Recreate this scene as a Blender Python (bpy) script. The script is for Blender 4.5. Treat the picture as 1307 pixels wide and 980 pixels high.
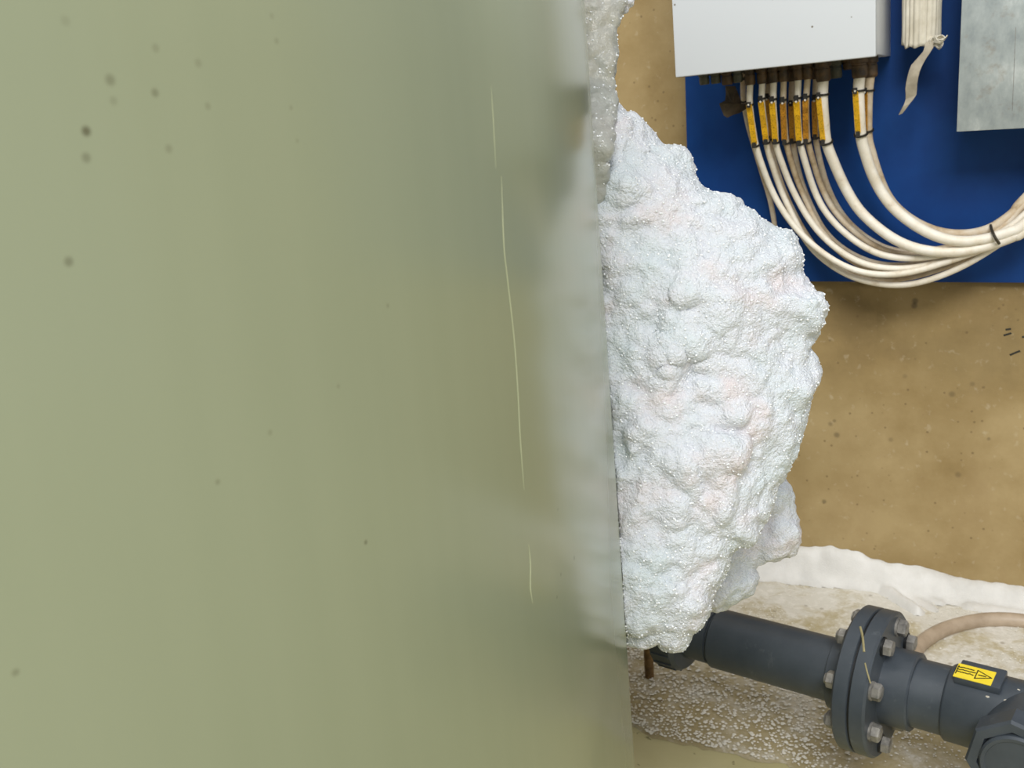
import bpy, bmesh, math, random
import numpy as np
from mathutils import Vector, Matrix, noise

random.seed(7); rng = np.random.default_rng(7)
scene = bpy.context.scene
for o in list(bpy.data.objects): bpy.data.objects.remove(o)

# ------------------------------------------------------------------ camera
IW, IH, F = 1307.0, 980.0, 1300.0
CX, CY = IW/2, IH/2
CAMZ = 0.98
D_ = Vector((310, 4210, 1125)).normalized()          # world "down" in camera axes (right, down, forward)
N_ = Vector((650, -400, 1300)); N_ = (N_ - N_.dot(D_)*D_).normalized()   # wall normal, away from the camera
X_ = N_.cross(-D_)
ROWS = (X_, N_, -D_)
CAM = Vector((0, 0, CAMZ))
def ray(px, py):
    v = Vector((px-CX, py-CY, F))/F
    return Vector((X_.dot(v), N_.dot(v), -D_.dot(v)))   # z-depth 1
def at(px, py, depth): return CAM + ray(px, py)*depth
def on_y(px, py, Y): d = ray(px, py); return CAM + d*(Y/d.y)
def on_z(px, py, Z): d = ray(px, py); return CAM + d*((Z-CAMZ)/d.z)
def proj(p):
    q = p-CAM
    v = X_*q.x + N_*q.y - D_*q.z
    return (CX+F*v.x/v.z, CY+F*v.y/v.z, v.z)
cam_d = bpy.data.cameras.new('camera'); cam = bpy.data.objects.new('camera', cam_d)
scene.collection.objects.link(cam); scene.camera = cam
right = Vector([r[0] for r in ROWS]); down = Vector([r[1] for r in ROWS]); fwd = Vector([r[2] for r in ROWS])
cam.matrix_world = Matrix(((right.x, -down.x, -fwd.x, CAM.x), (right.y, -down.y, -fwd.y, CAM.y),
                           (right.z, -down.z, -fwd.z, CAM.z), (0, 0, 0, 1)))
cam_d.sensor_width = 36; cam_d.lens = 36*F/IW; cam_d.clip_start = 0.02
cam_d.dof.use_dof = True; cam_d.dof.focus_distance = 0.86; cam_d.dof.aperture_fstop = 22

# ------------------------------------------------------------------ light
world = bpy.data.worlds.new('world'); scene.world = world; world.use_nodes = True
bg = world.node_tree.nodes['Background']; bg.inputs[0].default_value = (0.93, 0.96, 1.0, 1); bg.inputs[1].default_value = 0.66
def area(name, loc, target, size, power, col):
    l = bpy.data.lights.new(name, 'AREA'); l.shape = 'RECTANGLE'; l.size, l.size_y = size; l.energy = power; l.color = col
    o = bpy.data.objects.new(name, l); scene.collection.objects.link(o); o.location = loc
    o.rotation_euler = (Vector(target)-Vector(loc)).to_track_quat('-Z', 'Y').to_euler()
area('skylight', (1.0, -2.8, 4.3), (-0.1, 1.4, 0.6), (2.4, 1.8), 270, (1.0, 0.99, 0.975))
area('ceiling_lamp', (-1.6, -0.1, 3.9), (-0.3, 1.6, 0.8), (1.6, 1.2), 40, (1.0, 0.985, 0.96))
vs = scene.view_settings
vs.view_transform = 'Standard'; vs.look = 'None'; vs.gamma = 1; vs.use_curve_mapping = False; vs.exposure = 0.0

# ------------------------------------------------------------------ helpers
def lin(r, g, b):
    f = lambda c: (c/255/12.92) if c/255 <= 0.04045 else ((c/255+0.055)/1.055)**2.4
    return (f(r), f(g), f(b), 1)

class MB:
    def __init__(s): s.v = []; s.f = []
    def add(s, vs_, fs):
        n = len(s.v); s.v += [Vector(p) for p in vs_]; s.f += [tuple(i+n for i in f) for f in fs]; return s
    def box(s, c, ax, half):
        """oriented box: centre, three unit axes, half sizes"""
        vs_ = []
        for i in (-1, 1):
            for j in (-1, 1):
                for k in (-1, 1): vs_.append(c+ax[0]*(i*half[0])+ax[1]*(j*half[1])+ax[2]*(k*half[2]))
        return s.add(vs_, [(0,1,3,2),(4,6,7,5),(0,4,5,1),(2,3,7,6),(0,2,6,4),(1,5,7,3)])
    def ribbon(s, pts, wids, wdir, thick):
        """bent strip with thickness"""
        n = len(pts); vs_ = []; fs = []
        for i, (p, w) in enumerate(zip(pts, wids)):
            t = (pts[min(i+1, n-1)]-pts[max(i-1, 0)]).normalized()
            wd = (wdir[i] if isinstance(wdir, list) else wdir); nn = t.cross(wd).normalized()
            for a, b in ((-1,-1),(1,-1),(1,1),(-1,1)): vs_.append(p+wd*(a*w/2)+nn*(b*thick/2))
        for i in range(n-1):
            for k in range(4): fs.append((i*4+k, i*4+(k+1) % 4, i*4+4+(k+1) % 4, i*4+4+k))
        fs += [(3,2,1,0), tuple((n-1)*4+k for k in range(4))]
        return s.add(vs_, fs)
    def tube(s, pts, r, seg=12, cap=True):
        n = len(pts); up = None; vs_ = []; fs = []
        for i, p in enumerate(pts):
            t = (pts[min(i+1, n-1)]-pts[max(i-1, 0)]).normalized()
            if up is None: up = t.orthogonal().normalized()
            up = (up-t*up.dot(t)).normalized(); b = t.cross(up)
            rr = r[i] if isinstance(r, (list, tuple)) else r
            for k in range(seg):
                a = 2*math.pi*k/seg; vs_.append(p+(up*math.cos(a)+b*math.sin(a))*rr)
        for i in range(n-1):
            for k in range(seg): fs.append((i*seg+k, i*seg+(k+1) % seg, (i+1)*seg+(k+1) % seg, (i+1)*seg+k))
        if cap: fs += [tuple(range(seg-1, -1, -1)), tuple((n-1)*seg+k for k in range(seg))]
        return s.add(vs_, fs)
    def lathe(s, o, u, prof, seg=48, phase=0.0, e=None):
        """profile [(s, r)] turned about the axis o + u*s; r = 0 closes an end"""
        u = u.normalized(); e = (e or u.orthogonal()).normalized(); e = (e-u*e.dot(u)).normalized(); b = u.cross(e)
        vs_ = []; fs = []; n = len(prof)
        for (t, r) in prof:
            for k in range(seg):
                a = 2*math.pi*k/seg+phase; vs_.append(o+u*t+(e*math.cos(a)+b*math.sin(a))*max(r, 1e-5))
        for i in range(n-1):
            for k in range(seg): fs.append((i*seg+k, i*seg+(k+1) % seg, (i+1)*seg+(k+1) % seg, (i+1)*seg+k))
        fs += [tuple(range(seg-1, -1, -1)), tuple((n-1)*seg+k for k in range(seg))]
        return s.add(vs_, fs)

def catmull(pts, n=8):
    P = [pts[0]*2-pts[1]]+list(pts)+[pts[-1]*2-pts[-2]]; out = []
    for i in range(1, len(P)-2):
        for k in range(n):
            t = k/n; a, b, c, d = P[i-1], P[i], P[i+1], P[i+2]
            out.append(0.5*((b*2)+(c-a)*t+(a*2-b*5+c*4-d)*t*t+(b*3-a-c*3+d)*t**3))
    out.append(P[-2]); return out

def link(name, data, mat=None, parent=None, loc=None):
    o = bpy.data.objects.new(name, data); scene.collection.objects.link(o)
    if mat and data: data.materials.append(mat)
    if parent: o.parent = parent
    if loc is not None: o.location = loc
    return o
ORI = {}
def root(name, loc, label, cat, group=None):
    o = link(name, None); o.location = loc; o.empty_display_size = 0.05; ORI[o] = Vector(loc)
    o['label'] = label; o['category'] = cat
    if group: o['group'] = group
    return o
def part(name, mb, mat, parent, smooth=True, bevel=0, label=None, angle=40):
    base = ORI.get(parent, Vector((0, 0, 0)))
    me = bpy.data.meshes.new(name); me.from_pydata([tuple(p-base) for p in mb.v], [], mb.f); me.validate()
    bm = bmesh.new(); bm.from_mesh(me); bmesh.ops.recalc_face_normals(bm, faces=bm.faces)
    if bevel:
        es = [e for e in bm.edges if len(e.link_faces) == 2 and e.calc_face_angle(0) > 0.6]
        bmesh.ops.bevel(bm, geom=es, offset=bevel, segments=2, affect='EDGES', profile=0.6)
    bm.to_mesh(me); bm.free()
    if smooth:
        me.shade_smooth()
        me.set_sharp_from_angle(angle=math.radians(angle))
    o = link(name, me, mat, parent); ORI[o] = base
    if label: o['label'] = label
    return o
def solo(name, mb, mat, loc, label, cat, group=None, **kw):
    ORI['tmp'] = Vector(loc)
    class _P: pass
    base = Vector(loc)
    m2 = MB(); m2.v = [p-base for p in mb.v]; m2.f = mb.f
    o = part(name, m2, mat, None, **kw); o.location = base; ORI[o] = base
    o['label'] = label; o['category'] = cat
    if group: o['group'] = group
    return o
def struct(name, mb, mat, **kw):
    o = part(name, mb, mat, None, **kw); o['kind'] = 'structure'; return o

# ------------------------------------------------------------------ materials
class NT:
    def __init__(s, name):
        s.m = bpy.data.materials.new(name); s.m.use_nodes = True; s.t = s.m.node_tree; s.b = s.t.nodes['Principled BSDF']
        s.co = s.t.nodes.new('ShaderNodeTexCoord').outputs['Object']
    def n(s, kind, **kw):
        nd = s.t.nodes.new(kind)
        for k, v in kw.items(): setattr(nd, k, v)
        return nd
    def L(s, a, b): s.t.links.new(a, b)
    def vec(s, scale):
        m = s.n('ShaderNodeMapping'); m.inputs['Scale'].default_value = scale; s.L(s.co, m.inputs['Vector']); return m.outputs[0]
    def noise(s, scale, detail=4, rough=0.55, vec=None, dist=0):
        nd = s.n('ShaderNodeTexNoise'); nd.inputs['Scale'].default_value = scale; nd.inputs['Detail'].default_value = detail
        nd.inputs['Roughness'].default_value = rough; nd.inputs['Distortion'].default_value = dist
        s.L(vec or s.co, nd.inputs['Vector']); return nd.outputs['Fac']
    def voro(s, scale, feature='F1', vec=None):
        nd = s.n('ShaderNodeTexVoronoi', feature=feature); nd.inputs['Scale'].default_value = scale; s.L(vec or s.co, nd.inputs['Vector']); return nd.outputs['Distance']
    def ramp(s, fac, stops):
        r = s.n('ShaderNodeValToRGB'); e = r.color_ramp.elements
        while len(e) < len(stops): e.new(0.5)
        for el, (p, c) in zip(e, stops): el.position = p; el.color = c
        s.L(fac, r.inputs[0]); return r.outputs[0]
    def mix(s, fac, a, b, blend='MIX'):
        m = s.n('ShaderNodeMix', data_type='RGBA', blend_type=blend)
        for i, v in ((0, fac), (6, a), (7, b)):
            if isinstance(v, (int, float, tuple)): m.inputs[i].default_value = v
            else: s.L(v, m.inputs[i])
        return m.outputs[2]
    def math(s, op, a, b=None, clamp=False):
        m = s.n('ShaderNodeMath', operation=op); m.use_clamp = clamp
        for i, v in ((0, a), (1, b)):
            if v is None: continue
            if isinstance(v, (int, float)): m.inputs[i].default_value = v
            else: s.L(v, m.inputs[i])
        return m.outputs[0]
    def spots(s, c, lst, dark):
        acc = None
        for (p, rr, st) in lst:
            dn = s.n('ShaderNodeVectorMath', operation='DISTANCE'); s.L(s.co, dn.inputs[0]); dn.inputs[1].default_value = p
            mr = s.n('ShaderNodeMapRange', interpolation_type='SMOOTHSTEP'); s.L(dn.outputs['Value'], mr.inputs[0])
            mr.inputs[1].default_value = rr*0.25; mr.inputs[2].default_value = rr*1.1; mr.inputs[3].default_value = st; mr.inputs[4].default_value = 0
            acc = mr.outputs[0] if acc is None else s.math('ADD', acc, mr.outputs[0])
        return s.mix(s.math('MINIMUM', acc, 0.9), c, dark)
    def col(s, c):
        if isinstance(c, tuple): s.b.inputs['Base Color'].default_value = c
        else: s.L(c, s.b.inputs['Base Color'])
        return s
    def set(s, **kw):
        for k, v in kw.items():
            i = s.b.inputs[k.replace('_', ' ')]
            if hasattr(v, 'node'): s.L(v, i)
            else: i.default_value = v
        return s
    def bump(s, h, strength=0.3, dist=0.002):
        b = s.n('ShaderNodeBump'); b.inputs['Strength'].default_value = strength; b.inputs['Distance'].default_value = dist
        s.L(h, b.inputs['Height']); s.L(b.outputs[0], s.b.inputs['Normal']); return s
W1 = (1, 1, 1, 1); B0 = (0, 0, 0, 1)

def simple(name, c1, c2, scale=20, rough=0.5, metal=0.0, bump=0.0, stretch=(1, 1, 1), lo=0.35, hi=0.7):
    m = NT(name); v = m.vec(stretch); f = m.noise(scale, 5, 0.6, v)
    m.col(m.ramp(f, [(lo, c1), (hi, c2)])).set(Roughness=rough, Metallic=metal)
    if bump: m.bump(m.noise(scale*6, 4, 0.6, v), bump, 0.001)
    return m.m

M = {}
W = 2.0                                   # distance of the concrete wall
WALL_SPOTS = [(on_y(x, y, W), r*W/F, st) for x, y, r, st in ((1168, 384, 5, .6), (1167, 390, 5, .6), (1068, 555, 5, .5), (1060, 541, 4, .4), (1065, 537, 3, .4), (1215, 503, 5, .4), (1052, 640, 4, .5), (1223, 606, 5, .35), (1137, 561, 4, .3), (1241, 490, 4, .3), (1262, 560, 3, .4), (1155, 480, 4, .25))]
# concrete wall: tan with rusty and olive clouds, pits
m = NT('wall_concrete'); c = m.ramp(m.noise(3.2, 7, 0.62), [(0.36, lin(124, 103, 63)), (0.5, lin(149, 126, 81)), (0.66, lin(171, 149, 105))])
c = m.mix(m.math('MULTIPLY', m.ramp(m.noise(9, 6, 0.7, m.vec((1, 1, 0.45))), [(0.5, B0), (0.72, W1)]), 0.55), c, lin(156, 132, 90))
c = m.mix(m.math('MULTIPLY', m.ramp(m.noise(2.0, 3, 0.5, m.vec((1, 1, 1.4))), [(0.48, B0), (0.7, W1)]), 0.5), c, lin(160, 140, 96))
c = m.mix(m.math('MULTIPLY', m.ramp(m.voro(38), [(0.05, W1), (0.12, B0)]), 0.6), c, lin(105, 84, 52))
c = m.mix(m.math('MULTIPLY', m.ramp(m.noise(60, 3, 0.5), [(0.62, B0), (0.75, W1)]), 0.35), c, lin(200, 186, 158))
c = m.spots(c, WALL_SPOTS, lin(70, 58, 38))
m.col(c).set(Roughness=0.7).bump(m.noise(70, 5, 0.6), 0.25, 0.002); M['wall'] = m.m
# floor
m = NT('floor_concrete'); c = m.ramp(m.noise(5, 6, 0.6), [(0.3, lin(186, 178, 130)), (0.7, lin(204, 196, 152))])
c = m.mix(m.math('MULTIPLY', m.ramp(m.noise(55, 3, 0.5), [(0.66, B0), (0.72, W1)]), 0.7), c, lin(96, 84, 52))
m.col(c).set(Roughness=0.35).bump(m.noise(40, 4), 0.15, 0.002); M['floor'] = m.m
M['blue'] = simple('blue_board', lin(6, 54, 116), lin(10, 64, 130), 9, 0.5, 0, 0.04)
M['blue'].node_tree.nodes['Principled BSDF'].inputs['Specular IOR Level'].default_value = 0.25
M['enclosure'] = simple('enclosure_paint', lin(212, 214, 216), lin(220, 222, 224), 14, 0.42, 0, 0.05)
m = NT('enclosure_chipped'); c = m.mix(m.ramp(m.voro(22), [(0.035, W1), (0.05, B0)]), lin(204, 208, 211), lin(120, 112, 98))
m.col(c).set(Roughness=0.4).bump(m.noise(300, 2), 0.05, 0.001); M['lid'] = m.m
m = NT('galvanised_steel'); c = m.ramp(m.noise(22, 6, 0.65, m.vec((1.4, 1, 0.8))), [(0.3, lin(142, 150, 150)), (0.55, lin(168, 175, 173)), (0.75, lin(198, 203, 200))])
c = m.mix(m.math('MULTIPLY', m.ramp(m.noise(30, 4, 0.7), [(0.58, B0), (0.75, W1)]), 0.5), c, lin(134, 118, 96))
m.col(c).set(Roughness=0.55, Metallic=0.35).bump(m.noise(60, 4), 0.1, 0.001); M['galv'] = m.m
M['gland'] = simple('gland_rusty', lin(52, 42, 30), lin(96, 72, 44), 80, 0.6, 0.1, 0.2)
M['gland_green'] = simple('gland_grey', lin(66, 68, 58), lin(92, 88, 70), 80, 0.6, 0.1, 0.2)
m = NT('cable_sheath'); c = m.ramp(m.noise(26, 6, 0.7, m.vec((1, 1, 1))), [(0.35, lin(236, 230, 218)), (0.58, lin(222, 212, 192)), (0.8, lin(160, 130, 94))])
m.col(c).set(Roughness=0.5); M['cable'] = m.m
m = NT('cable_sheath_dirty'); c = m.ramp(m.noise(22, 6, 0.7), [(0.32, lin(216, 207, 190)), (0.55, lin(194, 174, 144)), (0.75, lin(132, 104, 70))])
m.col(c).set(Roughness=0.6); M['cable_dirty'] = m.m
m = NT('marker_yellow'); c = m.mix(m.math('MULTIPLY', m.ramp(m.noise(520, 2, 0.6), [(0.55, B0), (0.62, W1)]), 0.75), lin(240, 186, 40), lin(120, 78, 14))
m.col(c).set(Roughness=0.35); M['yellow'] = m.m
m = NT('marker_yellow_grimy'); c = m.mix(m.math('MULTIPLY', m.ramp(m.noise(520, 2, 0.6), [(0.5, B0), (0.62, W1)]), 0.75), lin(206, 146, 46), lin(96, 62, 18))
m.col(c).set(Roughness=0.45); M['yellow_grimy'] = m.m
M['black'] = simple('black_nylon', lin(24, 22, 18), lin(44, 38, 28), 60, 0.5)
M['tie'] = simple('tie_olive_black', lin(40, 36, 26), lin(66, 58, 42), 60, 0.5)
M['sleeve'] = simple('torn_sleeve_cream', lin(196, 188, 168), lin(226, 220, 204), 30, 0.7, 0, 0.3)
M['tape'] = simple('old_tape', lin(58, 48, 36), lin(98, 84, 66), 40, 0.75, 0, 0.3)
m = NT('dark_grey_pvc'); c = m.ramp(m.noise(14, 6, 0.65), [(0.3, lin(57, 64, 71)), (0.7, lin(73, 80, 87))])
c = m.mix(m.math('MULTIPLY', m.ramp(m.noise(48, 5, 0.75, m.vec((1, 1, 0.5))), [(0.6, B0), (0.78, W1)]), 0.45), c, lin(120, 126, 128))
m.col(c).set(Roughness=0.42).bump(m.noise(160, 3), 0.06, 0.001); M['pvc'] = m.m
M['pvc_dark'] = simple('black_rubber', lin(16, 18, 20), lin(26, 28, 30), 40, 0.5)
M['steel'] = simple('dull_bolt_steel', lin(112, 110, 106), lin(164, 160, 152), 70, 0.5, 0.35, 0.2)
M['rust'] = simple('rusty_metal', lin(92, 70, 40), lin(150, 118, 74), 60, 0.5, 0.3, 0.3)
M['sticker'] = simple('sticker_yellow', lin(240, 212, 40), lin(250, 226, 70), 30, 0.4)
M['print'] = simple('sticker_print', lin(20, 20, 14), lin(34, 32, 22), 30, 0.6)
M['scratch'] = simple('dried_straw', lin(146, 136, 96), lin(168, 158, 116), 60, 0.7)
M['pen'] = simple('pen_mark_black', lin(34, 34, 28), lin(60, 56, 44), 90, 0.7)
M['strip'] = simple('torn_strip_grey', lin(150, 140, 122), lin(184, 174, 154), 40, 0.75, 0, 0.3)
M['hose'] = simple('hose_beige', lin(156, 138, 116), lin(184, 166, 144), 24, 0.5, 0, 0.1)

def foam_mat(name, c1, c2, c3, trans=0.0, sss=0.35, cell=420, bs=0.35, rough=0.32):
    m = NT(name); c = m.ramp(m.noise(16, 5, 0.6), [(0.34, c1), (0.52, c2), (0.68, c3)])
    m.col(c).set(Roughness=rough, Subsurface_Weight=sss, Subsurface_Scale=0.012)
    m.b.inputs['Subsurface Radius'].default_value = (1, 0.95, 0.9)
    m.b.inputs['Transmission Weight'].default_value = trans
    h = m.math('ADD', m.math('MULTIPLY', m.voro(cell, 'SMOOTH_F1'), -0.8), m.math('MULTIPLY', m.voro(cell*2.3), -0.35))
    m.bump(h, bs, 0.0025); return m.m
M['foam'] = foam_mat('foam_white', lin(204, 213, 217), lin(212, 215, 221), lin(216, 206, 206), sss=0.35, bs=0.8, rough=0.28)
M['foam_film'] = foam_mat('foam_wet_grey', lin(206, 208, 200), lin(216, 217, 210), lin(226, 226, 220), trans=0.5, sss=0.0, bs=0.3, rough=0.3)
M['foam_bank'] = foam_mat('foam_bank_white', lin(204, 202, 196), lin(214, 212, 206), lin(220, 218, 213), sss=0.2, bs=0.2, rough=0.5)
m = NT('bubble_skin'); m.col(lin(232, 235, 237)).set(Roughness=0.08, IOR=1.5); M['bubble'] = m.m
m = NT('floor_bubble_skin'); m.col(lin(232, 228, 216)).set(Roughness=0.2, IOR=1.5); M['bubble_floor'] = m.m
m = NT('foam_sheet'); nf = m.noise(13, 6, 0.65, None, 0.4)
sx = m.n('ShaderNodeSeparateXYZ'); m.L(m.co, sx.inputs[0])
nf = m.math('ADD', nf, m.math('MULTIPLY', m.math('SUBTRACT', sx.outputs[1], 1.62), 0.45))      # the layer grows denser towards the wall
c = m.ramp(nf, [(0.38, lin(172, 159, 122)), (0.50, lin(188, 178, 150)), (0.64, lin(212, 208, 196))])
c = m.mix(m.math('MULTIPLY', m.ramp(m.noise(75, 4, 0.6, None, 0.6), [(0.5, B0), (0.62, W1)]), m.ramp(nf, [(0.38, (.1, .1, .1, 1)), (0.62, (.8, .8, .8, 1))])), c, lin(224, 220, 210))
c = m.mix(m.math('MULTIPLY', m.ramp(m.voro(26), [(0.06, W1), (0.14, B0)]), 0.5), c, lin(120, 104, 74))
m.col(c).set(Roughness=0.4).bump(m.math('MULTIPLY', m.voro(230, 'SMOOTH_F1'), -1.0), 0.3, 0.002); M['sheet'] = m.m

# ------------------------------------------------------------------ the setting
ux, uy, uz = Vector((1, 0, 0)), Vector((0, 1, 0)), Vector((0, 0, 1))
floor = struct('floor', MB().box(Vector((0, 0.6, -0.05)), (ux, uy, uz), (3.2, 2.4, 0.05)), M['floor'], smooth=False)
wall = struct('wall_back', MB().box(Vector((0, W+0.1, 1.5)), (ux, uy, uz), (3.2, 0.1, 1.5)), M['wall'], smooth=False)
for (a, b, r) in (((1283.5, 420.6), (1290.5, 419.6), .0016), ((1281, 428), (1291, 425), .0016), ((1289, 453), (1302, 447.5), .0016), ((1304.5, 430), (1311, 429.5), .0016)):
    p, q = on_y(*a, W), on_y(*b, W); d = (q-p).normalized()
    part('pen_mark', MB().box((p+q)/2, (d, uy, d.cross(uy)), ((q-p).length/2, 0.0008, r)), M['pen'], wall, smooth=False)

# ------------------------------------------------------------------ storage tank
R_T = 1.0
tang = ray(779, 490); th = math.atan2(tang.x, tang.y)             # sight line that grazes the tank
LT = 0.75; dax = math.hypot(LT, R_T); al = math.atan2(R_T, LT)
AX = Vector((math.sin(th-al)*dax, math.cos(th-al)*dax, 0))
TP = Vector((math.sin(th)*LT, math.cos(th)*LT, 0))
TAPER = 0.017; ZM = 0.74
def r_tank(z): return R_T-(z-ZM)*TAPER             # the tank narrows a little upwards
def on_tank(px, py):
    d = ray(px, py); o = CAM-AX; z = ZM
    for _ in range(6):
        a = d.x**2+d.y**2; b = o.x*d.x+o.y*d.y; cc = o.x**2+o.y**2-r_tank(z)**2
        t = (-b-math.sqrt(max(b*b-a*cc, 0)))/a; z = CAMZ+d.z*t
    return CAM+d*t
m = NT('tank_plastic'); co = m.co
c = m.ramp(m.noise(2.2, 4, 0.5), [(0.3, lin(148, 156, 129)), (0.7, lin(155, 162, 136))])
c = m.mix(m.math('MULTIPLY', m.noise(60, 3, 0.5, m.vec((1, 1, 0.04))), 0.10), c, lin(190, 194, 168))
S = 400/980; TS = [(270*S, 410*S, 8, .75), (270*S, 493*S, 8, .4), (345*S, 250*S, 9, .38), (355*S, 315*S, 7, .2), (485*S, 290*S, 7, .4),
        (487*S, 150*S, 7, .22), (620*S, 197*S, 7, .2), (650*S, 332*S, 6, .22), (528*S, 465*S, 7, .25), (215*S, 818*S, 8, .45), (205*S, 65*S, 8, .15),
        (865*S, 128*S, 5, .2), (910*S, 337*S, 4, .2), (930*S, 440*S, 4, .15), (850*S, 50*S, 5, .15), (467, 692, 4, .6), (20, 858, 6, .35),
        (278, 615, 5, .3), (345, 552, 5, .22), (495, 390, 4, .25), (432, 493, 4, .2), (733, 712, 4, .5), (712, 650, 3, .3), (716, 733, 3, .4), (711, 762, 3, .4)]
c = m.spots(c, [(on_tank(px, py)-AX, rad*(on_tank(px, py)-CAM).length/F, st) for px, py, rad, st in TS], lin(84, 80, 56))
m.col(c).set(Roughness=0.2, IOR=1.34).bump(m.noise(9, 2, 0.5, m.vec((1, 1, 0.35))), 0.02, 0.003); M['tank'] = m.m
M['seam'] = simple('tank_seam', lin(160, 164, 132), lin(168, 172, 140), 40, 0.4)
tank = root('storage_tank', AX, 'huge pale olive green plastic tank filling the left side', 'tank')
part('tank_body', MB().lathe(AX, uz, [(0, r_tank(0)-0.02), (0.02, r_tank(.02)), (1.0, r_tank(1)), (1.22, r_tank(1.22))] + [(1.22+0.10*math.sin(a*math.pi/16), r_tank(1.22)*math.cos(a*math.pi/16)) for a in range(1, 8)], 360), M['tank'], tank, angle=50)
def surf_line(pts, r):
    P = catmull([on_tank(*p) for p in pts], 6)
    return MB().tube([p for p in P], [r*min(1, 0.25+min(i, len(P)-1-i)/6) for i in range(len(P))], 8)
part('seam_ridge', surf_line([(640, 225), (643, 310), (647, 350), (656, 430), (661, 500), (664, 560), (669, 625)], 0.0003), M['seam'], tank)
part('seam_ridge', surf_line([(675, 695), (677, 720), (677, 750), (680, 770)], 0.0003), M['seam'], tank)
part('seam_ridge', surf_line([(627, 110), (630, 160), (633, 215)], 0.0002), M['seam'], tank)

# ------------------------------------------------------------------ blue board, boxes, cables
BF = W-0.018                              # front of the blue board
p0 = on_y(876.5, 185, BF); zb = on_y(1170, 360, BF).z
solo('mounting_board', MB().box(Vector(((p0.x+1.3)/2, W-0.0085, (zb+1.9)/2)), (ux, uy, uz), ((1.3-p0.x)/2, 0.0095, (1.9-zb)/2)), M['blue'],
     ((p0.x+1.3)/2, W, zb), 'large plain blue board fixed to the tan concrete wall', 'board', smooth=False, bevel=0.001)

# white enclosure
EF = 1.72
bl, br = on_y(862, 99, EF), on_y(1118, 72, EF)
ex0, ex1 = bl.x, br.x; ez = (bl.z+br.z)/2; ed = (br-bl).normalized()          # bottom edge direction
edz = ed.cross(uy)*-1; edz = Vector((-ed.z, 0, ed.x)).normalized()
enc = root('electrical_enclosure', ((ex0+ex1)/2, BF, ez), 'white steel electrical enclosure on the wall above the looping cables', 'enclosure')
cx = (bl+br)/2; hw = (br-bl).length/2
lid_c = cx+edz*0.25+uy*0.008
part('enclosure_lid', MB().box(lid_c, (ed, uy, edz), (hw, 0.008, 0.25)), M['lid'], enc, bevel=0.003)
body_c = cx+edz*0.25
part('enclosure_body', MB().box(body_c+uy*(0.0175+(BF-EF)/2), (ed, uy, edz), (hw-0.006, (BF-EF)/2-0.0175, 0.245)), M['enclosure'], enc, bevel=0.002)
def under(x, Y):                           # point on the underside of the box
    t = (x-cx.x)/ed.x; return Vector((x, Y, (cx+ed*t).z+0.005))
ROWF, ROWB = EF+0.075, EF+0.135
def gland_at(px, py, Y, r, h, mat):
    x = on_y(px, py, Y).x; p = under(x, Y)
    prof = [(0, r*1.12), (h*0.30, r*1.12), (h*0.32, r*0.92), (h*0.42, r*0.92), (h*0.44, r), (h*0.9, r*0.97), (h, r*0.8)]
    part('cable_gland', MB().lathe(p, Vector((0.06, 0, -1)), prof, 14), mat, enc, angle=30)
    return p+Vector((0.06, 0, -1)).normalized()*h*0.8

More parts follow.
